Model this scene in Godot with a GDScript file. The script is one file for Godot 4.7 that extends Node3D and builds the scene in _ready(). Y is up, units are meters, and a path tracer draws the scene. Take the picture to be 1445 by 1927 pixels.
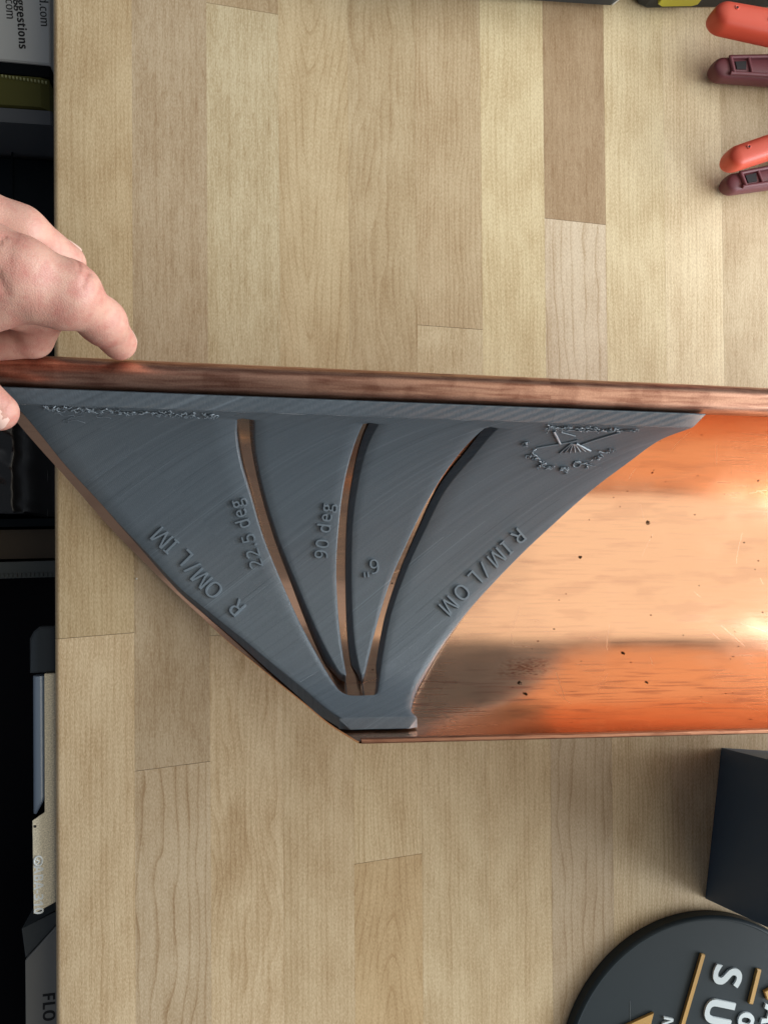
extends Node3D
# A copper half-round gutter with a grey marking template in it, held over a wooden workbench.
# Measures below are in millimetres; the bench top is y = 0.

const MM := 0.001
# the gutter: its axis starts at AX0 and runs along AX; LAT points to the plain rim, NOR out of the trough
const AX0 := Vector3(0, 80.9, 17.23)
const AX := Vector3(0.99872, 0.04437, 0.02417)
const LAT := Vector3(-0.03270, 0.20314, 0.97860)
const NOR := Vector3(-0.03851, 0.97814, -0.20433)
const RAD := 75.1
const RIN := 69.5
const ROUT := 74.1
const BEAD := 7.34
const ALONG := 0.986      # lengths along the gutter, as measured on a slightly larger one

var used := {}
var sans: SystemFont
var sans_bold: SystemFont
var rng := RandomNumberGenerator.new()


# ---------------------------------------------------------------- geometry helpers
class Geo:
	var st := SurfaceTool.new()
	var off := Vector3.ZERO
	var col := Color(1, 1, 1)
	var group := 0
	func _init(base := Vector3.ZERO) -> void:
		st.begin(Mesh.PRIMITIVE_TRIANGLES)
		off = base
	func vert(p: Vector3, uv: Vector2, c: Color) -> void:
		st.set_smooth_group(group)
		st.set_uv(uv)
		st.set_color(c)
		st.add_vertex((p - off) * 0.001)
	func tri(a: Vector3, b: Vector3, c: Vector3, out: Vector3, ua := Vector2.ZERO, ub := Vector2.ZERO, uc := Vector2.ZERO) -> void:
		if (b - a).cross(c - a).dot(out) > 0.0:
			vert(a, ua, col); vert(c, uc, col); vert(b, ub, col)
		else:
			vert(a, ua, col); vert(b, ub, col); vert(c, uc, col)
	func quad(a: Vector3, b: Vector3, c: Vector3, d: Vector3, out: Vector3, ua := Vector2.ZERO, ub := Vector2.ZERO, uc := Vector2.ZERO, ud := Vector2.ZERO) -> void:
		if (b - a).length_squared() < 1e-10 and (c - d).length_squared() < 1e-10:
			return
		tri(a, b, c, out, ua, ub, uc)
		tri(a, c, d, out, ua, uc, ud)
	# rows of points; out: a point the faces look away from (or towards, when inward)
	func grid(p: Array, uv: Array, core, inward := false, closed := false) -> void:
		for i in p.size() - 1:
			var n: int = p[i].size()
			for j in (n if closed else n - 1):
				var k := (j + 1) % n
				var o: Vector3 = p[i][j] - (core[i] if core is Array else core)
				if inward:
					o = -o
				if uv.is_empty():
					quad(p[i][j], p[i + 1][j], p[i + 1][k], p[i][k], o)
				else:
					quad(p[i][j], p[i + 1][j], p[i + 1][k], p[i][k], o, uv[i][j], uv[i + 1][j], uv[i + 1][k], uv[i][k])
	func fan(ring: Array, out: Vector3) -> void:
		var m := Vector3.ZERO
		for q in ring:
			m += q
		m /= ring.size()
		for j in ring.size():
			tri(m, ring[j], ring[(j + 1) % ring.size()], out, Vector2.ZERO, Vector2(ring[j].x, ring[j].z) * 0.01, Vector2(ring[(j + 1) % ring.size()].x, ring[(j + 1) % ring.size()].z) * 0.01)
	# a solid between two rings of points, with its edges chamfered by the given width
	func solid(low: Array, high: Array, bevel := 0.5) -> void:
		var n := low.size()
		var cl := Vector3.ZERO
		var ch := Vector3.ZERO
		for j in n:
			cl += low[j] / n
			ch += high[j] / n
		var up := (ch - cl).normalized()
		var rows := []
		for step in 4:
			var row := []
			for j in n:
				var inset: Vector3
				var base: Vector3 = low[j] if step < 2 else high[j]
				var mid: Vector3 = cl if step < 2 else ch
				inset = (mid - base).normalized() * bevel * 1.41
				var along := up * bevel * (1 if step < 2 else -1)
				row.append(base + inset if step == 0 or step == 3 else base + along)
			rows.append(row)
		var core := (cl + ch) * 0.5
		for i in 3:
			group += 1
			for j in n:
				group += 1
				var k := (j + 1) % n
				var m: Vector3 = (rows[i][j] + rows[i + 1][k]) * 0.5
				quad(rows[i][j], rows[i + 1][j], rows[i + 1][k], rows[i][k], m - core, Vector2(j, i), Vector2(j, i + 1), Vector2(j + 1, i + 1), Vector2(j + 1, i))
		group += 1
		fan(rows[0], -up)
		group += 1
		fan(rows[3], up)
	func box(center: Vector3, size: Vector3, turn := 0.0, bevel := 0.5) -> void:
		var b := Basis(Vector3.UP, turn)
		var low := []
		var high := []
		for c in [Vector2(-1, -1), Vector2(1, -1), Vector2(1, 1), Vector2(-1, 1)]:
			low.append(center + b * Vector3(c.x * size.x * 0.5, -size.y * 0.5, c.y * size.z * 0.5))
			high.append(center + b * Vector3(c.x * size.x * 0.5, size.y * 0.5, c.y * size.z * 0.5))
		solid(low, high, bevel)
	func tube(path: Array, radius, sides := 8, cap := true) -> void:
		var rows := []
		var uv := []
		var length := 0.0
		for i in path.size():
			var d: Vector3 = (path[mini(i + 1, path.size() - 1)] - path[maxi(i - 1, 0)]).normalized()
			var s := d.cross(Vector3.UP if absf(d.y) < 0.9 else Vector3.RIGHT).normalized()
			var t := s.cross(d)
			var r: float = radius[i] if radius is Array else radius
			var row := []
			var ur := []
			if i > 0:
				length += path[i].distance_to(path[i - 1])
			for j in sides:
				var f := TAU * j / sides
				row.append(path[i] + (s * cos(f) + t * sin(f)) * r)
				ur.append(Vector2(length * 0.01, float(j) / sides))
			rows.append(row)
			uv.append(ur)
		group += 1
		grid(rows, [], path, false, true)
		if cap:
			group += 1
			fan(rows[0], path[0] - path[1])
			group += 1
			fan(rows[-1], path[-1] - path[-2])
	func done() -> ArrayMesh:
		st.index()
		st.generate_normals()
		return st.commit()


func numbered(called: String, parent: Node) -> String:
	var key := str(parent.get_instance_id()) + called
	used[key] = used.get(key, -1) + 1
	return called if used[key] == 0 else "%s_%03d" % [called, used[key]]


func tag(o: Node, label := "", category := "", group := "", kind := "") -> void:
	for pair in [["label", label], ["category", category], ["group", group], ["kind", kind]]:
		if pair[1]:
			o.set_meta(pair[0], pair[1])


func thing(called: String, at: Vector3, label: String, category: String, group := "") -> Node3D:
	var o := Node3D.new()
	o.name = numbered(called, self)
	add_child(o, true)
	o.position = at * MM
	o.set_meta("at", at)
	tag(o, label, category, group)
	return o


func base_of(o: Node) -> Vector3:
	return o.get_meta("at") if o.has_meta("at") else Vector3.ZERO


func part(called: String, g: Geo, material: Material, parent: Node) -> MeshInstance3D:
	var o := MeshInstance3D.new()
	o.name = numbered(called, parent)
	o.mesh = g.done()
	o.material_override = material
	parent.add_child(o, true)
	if g.off != base_of(parent):
		o.position = (g.off - base_of(parent)) * MM
	o.set_meta("at", g.off)
	return o


func lettering(called: String, text: String, cap: float, depth: float, at: Vector3, reading: Vector3, facing: Vector3, material: Material, parent: Node, bold := false) -> MeshInstance3D:
	var m := TextMesh.new()
	m.text = text
	m.font = sans_bold if bold else sans
	m.font_size = 64
	m.pixel_size = cap * MM / (64.0 * 0.714)
	m.depth = depth * MM
	m.curve_step = 2.0
	var o := MeshInstance3D.new()
	o.name = numbered(called, parent)
	o.mesh = m
	o.material_override = material
	parent.add_child(o, true)
	var z := facing.normalized()
	var x := (reading - z * reading.dot(z)).normalized()
	o.transform = Transform3D(Basis(x, z.cross(x), z), (at - base_of(parent)) * MM)
	return o


func matte(rgb: Color, rough := 0.6, spec := 0.5) -> StandardMaterial3D:
	var m := StandardMaterial3D.new()
	m.albedo_color = rgb.linear_to_srgb()
	m.roughness = rough
	m.metallic_specular = spec
	return m


# ---------------------------------------------------------------- textures
func noise_bytes(w: int, h: int, frequency: float, id: int, octaves := 3, nw := 0, nh := 0) -> PackedByteArray:
	var n := FastNoiseLite.new()
	n.seed = id
	n.noise_type = FastNoiseLite.TYPE_SIMPLEX_SMOOTH
	n.frequency = frequency
	n.fractal_octaves = octaves
	var im := n.get_image(nw if nw else w, nh if nh else h, false, false, true)
	if nw:
		im.resize(w, h, Image.INTERPOLATE_CUBIC)
	im.convert(Image.FORMAT_L8)
	return im.get_data()


func picture(w: int, h: int, bytes: PackedByteArray, form := Image.FORMAT_RGB8) -> ImageTexture:
	var im := Image.create_from_data(w, h, false, form, bytes)
	return ImageTexture.create_from_image(im)


# wood: u runs across a stave, v along it (600 mm). kind 0 straight, 1 cathedral, 2 flecked, 3 strong lines, 4 wavy, 5 curly with a knot
func wood(kind: int) -> ImageTexture:
	var w := 200
	var h := 1536
	var look: int = [0, 1, 2, 3, 4, 5, 0, 2][kind]
	var pores := noise_bytes(w, h, 0.36, 11 + kind, 3, 200, 210)
	var streak := noise_bytes(w, h, 0.08, 31 + kind, 3, 200, 16)
	var warp := noise_bytes(w, h, 0.013, 51 + kind, 3, 100, 500)
	var blot := noise_bytes(w, h, 0.010, 71 + kind, 3)
	var fine := noise_bytes(w, h, 0.48, 91 + kind, 2, 200, 1100)
	var out := PackedByteArray()
	out.resize(w * h * 3)
	var rings: float = [13.0, 4.2, 9.0, 5.0, 15.0, 11.0][look]
	var depth: float = [0.10, 0.22, 0.05, 0.34, 0.16, 0.13][look]
	var fleck: float = [0.27, 0.21, 0.46, 0.20, 0.23, 0.26][look]
	var at := 0
	for y in h:
		var v := float(y) / h * 1.5
		for x in w:
			var i := y * w + x
			var u := float(x) / w
			var wa := (warp[i] - 128) / 128.0
			var f := 0.0
			if look == 1:
				var c := u - 0.47 - 0.05 * sin(v * 5.0)
				f = v * 9.0 * (0.55 + 0.5 * v) + sqrt(c * c + 0.004) * -11.0 + wa * 0.8
			elif look == 5:
				var kx := u - 0.28
				var ky := (v - 1.02) * 7.0
				f = u * rings + wa * 1.6 + 2.2 * kx / (0.12 + kx * kx * 6.0 + ky * ky)
			else:
				f = (u + 0.12 * (v - 0.5)) * rings * (1.0 + 0.25 * u) + wa * (1.5 if look == 4 else 0.7)
			f = f - floorf(f)
			var line := pow(f, 9.0 if look == 3 or look == 1 else 3.0) * (1.0 - smoothstep(0.93, 1.0, f))
			var k := depth * line * (0.65 + 0.7 * blot[i] / 255.0)
			k += fleck * maxf(0.0, (pores[i] - 122) / 255.0) + 0.15 * maxf(0.0, (streak[i] - 128) / 255.0) + 0.14 * (blot[i] - 128) / 255.0 + 0.42 * (fine[i] - 128) / 255.0
			if look == 5:
				var kd := Vector2((u - 0.28) * 2.6, (v - 1.02) * 14.0).length() + wa * 0.35
				k += 0.10 * (1.0 - smoothstep(0.12, 0.75, kd))
			k = clampf(0.08 + k, 0.0, 1.0)
			out[at] = int(255 * (1.0 - 0.60 * k))
			out[at + 1] = int(255 * (1.0 - 0.78 * k))
			out[at + 2] = int(255 * (1.0 - 0.98 * k))
			at += 3
	return picture(w, h, out)


# copper sheet, u along the gutter (0..540 mm), v round it (0..240 mm): tone and gloss
func copper_maps() -> Array:
	var w := 1080
	var h := 480
	var big := noise_bytes(w, h, 0.006, 5, 4)
	var smear := noise_bytes(w, h, 0.03, 6, 4, 270, 480)
	var hair := noise_bytes(w, h, 0.22, 7, 3, 60, 480)
	var rough := PackedByteArray()
	rough.resize(w * h)
	var tone := PackedByteArray()
	tone.resize(w * h * 3)
	for i in w * h:
		var b := big[i] / 255.0
		var s := smear[i] / 255.0
		var f := hair[i] / 255.0
		var v := float(i / w) / h
		var stain := smoothstep(0.60, 0.80, s) * 0.05 + smoothstep(0.60, 0.85, f) * 0.04
		# tarnish streaks along the strip beside the plain rim
		stain += smoothstep(0.66, 0.76, v) * (1.0 - smoothstep(0.80, 0.90, v)) * smoothstep(0.55, 0.80, f) * 0.16
		rough[i] = int(255 * clampf(0.15 + 0.07 * smoothstep(0.4, 0.75, b) + 0.07 * f + 0.2 * stain, 0.0, 1.0))
		tone[i * 3] = int(255 * (1.0 - 0.75 * stain))
		tone[i * 3 + 1] = int(255 * (1.0 - 0.9 * stain))
		tone[i * 3 + 2] = int(255 * (1.0 - 0.8 * stain))
	var im := Image.create_from_data(w, h, false, Image.FORMAT_RGB8, tone)
	var r := RandomNumberGenerator.new()
	r.seed = 4
	# black specks and reddish pits
	for k in 90:
		var size := 1 if r.randf() < 0.9 else 2
		var c := Color(0.42, 0.25, 0.18) if r.randf() < 0.7 else Color(0.2, 0.17, 0.14)
		im.fill_rect(Rect2i(r.randi_range(250, 900), r.randi_range(40, 440), size + (1 if r.randf() < 0.3 else 0), size), c)
	for spot in [[222.0, -27.5, 5], [172.0, -33.0, 4], [122.0, 1.0, 4], [137.0, 44.0, 5], [138.0, 50.0, 4], [206.0, 45.0, 3], [183.0, -12.0, 3], [200.0, 30.0, 3]]:
		var px := Vector2((spot[0] + 120.0) / 540.0 * w, (spot[1] * PI / 180.0 * RAD / 240.0 + 0.5) * h)
		for a in 40:
			var d = Vector2.from_angle(r.randf() * TAU) * r.randf() * spot[2] * 0.5
			im.set_pixelv(Vector2i(px + d), Color(0.2, 0.18, 0.15))
	# a thumb smear and scratches
	var smudge := Vector2(262.0 / 540.0 * w, (36.0 * PI / 180.0 * RAD / 240.0 + 0.5) * h)
	for a in 700:
		var d := Vector2(r.randfn() * 16.0, r.randfn() * 7.0)
		if absf(d.x) < 26 and absf(d.y) < 12 and r.randf() < 0.5:
			var q := Vector2i(smudge + Vector2(d.x + d.y * -0.6, d.y))
			for n in 3:
				im.set_pixel(q.x + n, q.y, im.get_pixel(q.x + n, q.y) * Color(0.93, 0.88, 0.86))
	for k in 60:
		var p := Vector2(r.randf_range(260, 900), r.randf_range(60, 440))
		var d := Vector2.from_angle(r.randf_range(-1.6, 1.6))
		for n in int(r.randf_range(6, 40)):
			p += d
			d = d.rotated(r.randf_range(-0.03, 0.03))
			if p.x < w - 1 and p.y > 1 and p.y < h - 1 and p.x > 0:
				rough[int(p.y) * w + int(p.x)] = 85
	return [ImageTexture.create_from_image(im), picture(w, h, rough, Image.FORMAT_L8)]


# lines left by the print nozzle: v runs across the lines
func print_lines() -> Array:
	var w := 512
	var h := 1024
	var r := RandomNumberGenerator.new()
	r.seed = 9
	var rows := PackedFloat32Array()
	rows.resize(h)
	for y in h:
		rows[y] = 0.5 + 0.34 * sin(y * TAU / 4.0)
	var low := noise_bytes(w, h, 0.12, 19, 2, 6, 400)
	var wave := noise_bytes(w, h, 0.05, 17, 3, 64, 1024)
	var grit := noise_bytes(w, h, 0.4, 18, 2)
	var out := PackedByteArray()
	out.resize(w * h)
	for i in w * h:
		out[i] = int(255 * clampf(rows[i / w] + (wave[i] - 128) / 255.0 * 0.13 + (low[i] - 128) / 255.0 * 0.12 + (grit[i] - 128) / 255.0 * 0.16, 0, 1))
	for k in 24:   # proud or scraped lines, each a few centimetres long
		var y := r.randi_range(0, h - 3)
		var x0 := r.randi_range(0, w)
		var up := r.randf() < 0.4
		for x in r.randi_range(30, 330):
			for t in (3 if r.randf() < 0.5 else 2):
				out[((y + t) % h) * w + (x0 + x) % w] = clampi(out[((y + t) % h) * w + (x0 + x) % w] + (70 if up else -70), 0, 255)
	# stress-whitened and rubbed lines in the plastic itself
	var worn := PackedByteArray()
	worn.resize(w * h)
	for i in w * h:
		worn[i] = clampi(210 + (low[i] - 128) / 16 + (wave[i] - 128) / 20 + (grit[i] - 128) / 7, 0, 255)
	for k in 90:
		var y := r.randi_range(0, h - 3)
		var x0 := r.randi_range(0, w)
		var step := r.randi_range(10, 40) if r.randf() < 0.5 else r.randi_range(-40, -15)
		for x in r.randi_range(20, 260):
			var i := y * w + (x0 + x) % w
			worn[i] = clampi(worn[i] + step, 0, 255)
			if k % 4 == 0:
				worn[i + w] = clampi(worn[i + w] + step, 0, 255)
	return [picture(w, h, out, Image.FORMAT_L8), picture(w, h, worn, Image.FORMAT_L8)]


func streaks(id: int) -> ImageTexture:
	var w := 1024
	var h := 128
	var a := noise_bytes(w, h, 0.12, id, 4, 60, 128)
	var b := noise_bytes(w, h, 0.02, id + 1, 4, 512, 64)
	var c := noise_bytes(w, h, 0.30, id + 2, 2)
	var out := PackedByteArray()
	out.resize(w * h * 3)
	for i in w * h:
		var k := clampf(0.2 + smoothstep(0.3, 0.85, a[i] / 255.0) * 0.3 + smoothstep(0.5, 0.8, b[i] / 255.0) * 0.15 + (c[i] - 128) / 255.0 * 0.22, 0, 1)
		out[i * 3] = int(255 * (1.0 - 0.55 * k))
		out[i * 3 + 1] = int(255 * (1.0 - 0.66 * k))
		out[i * 3 + 2] = int(255 * (1.0 - 0.68 * k))
	return picture(w, h, out)


func bumpy(m: StandardMaterial3D, id: int, frequency: float, centimetres: float, per_metre: float) -> void:
	var t := picture(256, 256, noise_bytes(256, 256, frequency, id, 4), Image.FORMAT_L8)
	m.heightmap_enabled = true
	m.heightmap_texture = t
	m.heightmap_scale = centimetres
	m.uv1_triplanar = true
	m.uv1_scale = Vector3.ONE * per_metre


# ---------------------------------------------------------------- the gutter's own coordinates
func on_arc(x: float, degrees: float, r: float) -> Vector3:
	var p := deg_to_rad(degrees)
	return AX0 + AX * x * ALONG + (LAT * sin(p) - NOR * cos(p)) * r


func curve(table: Array, at: float) -> float:
	# smooth curve through [angle, x] pairs
	var n := table.size()
	var i := 0
	while i < n - 2 and at > table[i + 1][0]:
		i += 1
	var p1: Array = table[i]
	var p2: Array = table[i + 1]
	var p0: Array = table[maxi(i - 1, 0)]
	var p3: Array = table[mini(i + 2, n - 1)]
	var t: float = clampf((at - p1[0]) / (p2[0] - p1[0]), 0.0, 1.0)
	var m1: float = (p2[1] - p0[1]) / (p2[0] - p0[0])
	var m2: float = (p3[1] - p1[1]) / (p3[0] - p1[0])
	var dd: float = float(p2[0]) - float(p1[0])
	var t2 := t * t
	var t3 := t2 * t
	return (2 * t3 - 3 * t2 + 1) * p1[1] + (t3 - 2 * t2 + t) * dd * m1 + (-2 * t3 + 3 * t2) * p2[1] + (t3 - t2) * dd * m2


func _ready() -> void:
	rng.seed = 20
	set_view_and_light()
	sans = SystemFont.new()
	sans.font_names = PackedStringArray(["Droid Sans"])
	sans_bold = SystemFont.new()
	sans_bold.font_names = PackedStringArray(["Droid Sans"])
	sans_bold.font_weight = 700
	build_bench()
	build_floor_and_shelf()
	build_gutter()
	build_template()
	build_hand()
	build_sign()
	build_bin_and_cases()
	build_clamps()
	build_shelf_things()


func set_view_and_light() -> void:
	var cam := Camera3D.new()
	cam.name = "camera"
	cam.keep_aspect = Camera3D.KEEP_HEIGHT
	cam.fov = 69.07
	cam.near = 0.01
	cam.far = 20.0
	add_child(cam)
	cam.transform = Transform3D(Basis(Vector3(0.98342, 0.18115, 0.00820), Vector3(0.00588, 0.01336, -0.99989), Vector3(-0.18124, 0.98336, 0.01208)), Vector3(0, 404.8, 0) * MM)
	cam.current = true
	var e := Environment.new()
	e.background_mode = Environment.BG_COLOR
	e.background_color = Color(0.10, 0.11, 0.125).linear_to_srgb()
	e.tonemap_mode = Environment.TONE_MAPPER_LINEAR
	e.tonemap_exposure = 1.1
	e.sdfgi_enabled = true
	e.ssao_enabled = true
	e.ssil_enabled = true
	var we := WorldEnvironment.new()
	we.name = "surroundings"
	we.environment = e
	add_child(we)
	# a wide window beyond the far (right) side of the bench, and the pale ceiling that it lights
	area("window_light", Vector3(1.45, 0.47, 0.0), Vector3(0.1, 0.0, 0.0), Vector2(2.0, 0.85), 5.2, Color(0.95, 0.98, 1.0))
	area("ceiling_light", Vector3(1.7, 1.75, -0.35), Vector3(1.7, 0.0, -0.36), Vector2(2.5, 5.4), 4.0, Color(1.0, 0.96, 0.87))
	area("far_ceiling_light", Vector3(-0.05, 1.75, -1.25), Vector3(-0.05, 0.0, -1.26), Vector2(0.88, 1.5), 0.08, Color(0.97, 0.98, 1.0))


func area(called: String, at: Vector3, aim: Vector3, size: Vector2, energy: float, color: Color) -> void:
	var l := AreaLight3D.new()
	l.name = called
	l.area_size = size
	l.light_energy = energy
	l.light_color = color
	l.shadow_enabled = true
	l.area_range = 6.0
	add_child(l)
	l.look_at_from_position(at, aim, Vector3.FORWARD if absf((aim - at).normalized().y) > 0.8 else Vector3.UP)


# ---------------------------------------------------------------- the bench
func build_bench() -> void:
	var bench := thing("workbench", Vector3(200, -38, 0), "pale birch workbench top of glued staves, under everything", "workbench")
	var textures := []
	for k in 8:
		textures.append(wood(k))
	var tone := func(r: float, g: float, b: float) -> Color: return Color(r, g, b)
	# per column of staves: [z where a stave starts, its left-to-right slant, kind of grain, colour (linear), shift of the pattern]
	var cols := [
		[[-420, 0, 0, tone.call(0.46, 0.36, 0.225), 0.13], [58, -2, 0, tone.call(0.52, 0.41, 0.27), 0.61]],
		[[-420, 0, 2, tone.call(0.40, 0.315, 0.215), 0.30], [127.5, -2.6, 3, tone.call(0.45, 0.36, 0.25), 0.05]],
		[[-420, 0, 0, tone.call(0.40, 0.31, 0.20), 0.8], [-277, 2, 2, tone.call(0.475, 0.40, 0.265), 0.45], [60, 0, 5, tone.call(0.50, 0.395, 0.26), 0.30]],
		[[-420, 0, 1, tone.call(0.46, 0.365, 0.23), 0.02], [40, 0, 0, tone.call(0.47, 0.37, 0.24), 0.22]],
		[[-420, 0, 5, tone.call(0.42, 0.33, 0.21), 0.98], [-20, 0, 4, tone.call(0.49, 0.39, 0.25), 0.40], [186, -2.5, 1, tone.call(0.44, 0.325, 0.19), 0.55]],
		[[-420, 0, 4, tone.call(0.43, 0.335, 0.215), 0.7], [-109, 1.2, 2, tone.call(0.49, 0.40, 0.265), 0.15], [20, 0, 0, tone.call(0.48, 0.385, 0.25), 0.47]],
		[[-420, 0, 0, tone.call(0.54, 0.45, 0.285), 0.35], [10, 0, 0, tone.call(0.50, 0.40, 0.26), 0.74]],
		[[-420, 0, 2, tone.call(0.33, 0.235, 0.145), 0.66], [-174, 1.4, 3, tone.call(0.52, 0.43, 0.32), 0.9], [30, 0, 3, tone.call(0.42, 0.335, 0.235), 0.25]],
		[[-420, 0, 0, tone.call(0.545, 0.455, 0.295), 0.1], [50, 0, 4, tone.call(0.50, 0.405, 0.27), 0.82]],
		[[-420, 0, 0, tone.call(0.57, 0.475, 0.32), 0.53], [0, 0, 0, tone.call(0.50, 0.40, 0.27), 0.2]],
		[[-420, 0, 2, tone.call(0.45, 0.36, 0.235), 0.42], [60, 0, 0, tone.call(0.49, 0.39, 0.26), 0.6]],
		[[-420, 0, 0, tone.call(0.50, 0.40, 0.26), 0.31]], [[-420, 0, 3, tone.call(0.47, 0.37, 0.24), 0.5]], [[-420, 0, 0, tone.call(0.5, 0.4, 0.26), 0.9]],
		[[-420, 0, 2, tone.call(0.46, 0.36, 0.23), 0.15]], [[-420, 0, 4, tone.call(0.5, 0.4, 0.26), 0.75]],
	]
	var edges := [-97.0, -57.8]
	for k in range(2, cols.size() + 1):
		edges.append(-57.8 + (k - 1) * 38.05)
	var grit := picture(256, 256, noise_bytes(256, 256, 0.3, 77, 3), Image.FORMAT_L8)
	for c in cols.size():
		for s in cols[c].size():
			var a: Array = cols[c][s]
			if (c + s) % 2 and (a[2] == 0 or a[2] == 2):
				a[2] = 6 if a[2] == 0 else 7
			var z0: float = a[0]
			var z1: float = cols[c][s + 1][0] if s + 1 < cols[c].size() else 420.0
			var tilt1: float = cols[c][s + 1][1] if s + 1 < cols[c].size() else 0.0
			var m := matte(a[3] * Color(1.50, 1.51, 1.51), 0.44, 0.42)
			m.albedo_texture = textures[a[2]]
			m.heightmap_enabled = true
			m.heightmap_texture = grit
			m.heightmap_scale = 0.002
			var g := Geo.new(Vector3((edges[c] + edges[c + 1]) * 0.5, 0, (z0 + z1) * 0.5))
			plank(g, edges[c] + 0.01, edges[c + 1] - 0.01, z0 + 0.11, a[1], z1 - 0.11, tilt1, a[4], c == 0, -1.0 if (c + s) % 2 else 1.0)
			part("plank", g, m, bench)


func plank(g: Geo, x0: float, x1: float, z0: float, t0: float, z1: float, t1: float, shift: float, front: bool, flip: float) -> void:
	var section := []   # [x, y] from the left bottom over the top to the right bottom
	section.append([x0, -38.0])
	if front:   # the rounded front edge of the bench
		for k in 7:
			var f := k * PI / 12
			section.append([x0 + 3.0 - 3.0 * cos(f), -3.0 + 3.0 * sin(f)])
	else:
		section.append([x0, -0.05])
		section.append([x0 + 0.05, 0.0])
	section.append([x1 - 0.05, 0.0])
	section.append([x1, -0.05])
	section.append([x1, -38.0])
	var rows := []
	var uv := []
	for e in 2:
		var row := []
		var ur := []
		for q in section:
			var f: float = (q[0] - (x0 + x1) * 0.5) / (x1 - x0)
			var z := (z0 + t0 * f) if e == 0 else (z1 + t1 * f)
			row.append(Vector3(q[0], q[1], z))
			ur.append(Vector2(f * 0.9 * (1.0 if shift < 0.5 else -1.0) + 0.5 + (q[1] * 0.02 if q[1] < -3 else 0.0), 0.5 + z / 900.0 * flip + (shift - 0.5) * 0.06))
		rows.append(row)
		uv.append(ur)
	for j in section.size() - 1:
		var flat: bool = section[j][1] == 0.0 and section[j + 1][1] == 0.0
		g.group = 1 if front and j < 8 and j > 0 else j + 10
		var mid: Vector3 = (rows[0][j] + rows[1][j + 1]) * 0.5
		g.quad(rows[0][j], rows[1][j], rows[1][j + 1], rows[0][j + 1], mid - Vector3((x0 + x1) * 0.5, -19, (z0 + z1) * 0.5) if not flat else Vector3.UP, uv[0][j], uv[1][j], uv[1][j + 1], uv[0][j + 1])
	g.group = 90
	g.fan(rows[0], Vector3.FORWARD)
	g.group = 91
	g.fan(rows[1], Vector3.BACK)
	g.group = 92
	g.quad(rows[0][0], rows[1][0], rows[1][-1], rows[0][-1], Vector3.DOWN)


func build_floor_and_shelf() -> void:
	var g := Geo.new(Vector3(0, -720, 0))
	g.box(Vector3(0, -730, 0), Vector3(3000, 20, 3000), 0, 1)
	var f := part("floor", g, matte(Color(0.02, 0.02, 0.02), 0.8, 0.2), self)
	f.position = Vector3(0, -720, 0) * MM
	tag(f, "dark floor far below the bench", "floor", "", "structure")
	g = Geo.new(Vector3(80, -218, 0))
	g.box(Vector3(60, -209, 0), Vector3(560, 18, 900), 0, 1)
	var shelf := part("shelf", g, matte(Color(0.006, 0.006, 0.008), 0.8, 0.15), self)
	shelf.position = Vector3(80, -218, 0) * MM
	tag(shelf, "black shelf board under the bench that carries the stored boxes", "shelf")


# ---------------------------------------------------------------- the copper gutter
func cut_at(degrees: float) -> float:
	return curve(CUT, degrees)   # the mitred left end


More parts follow.
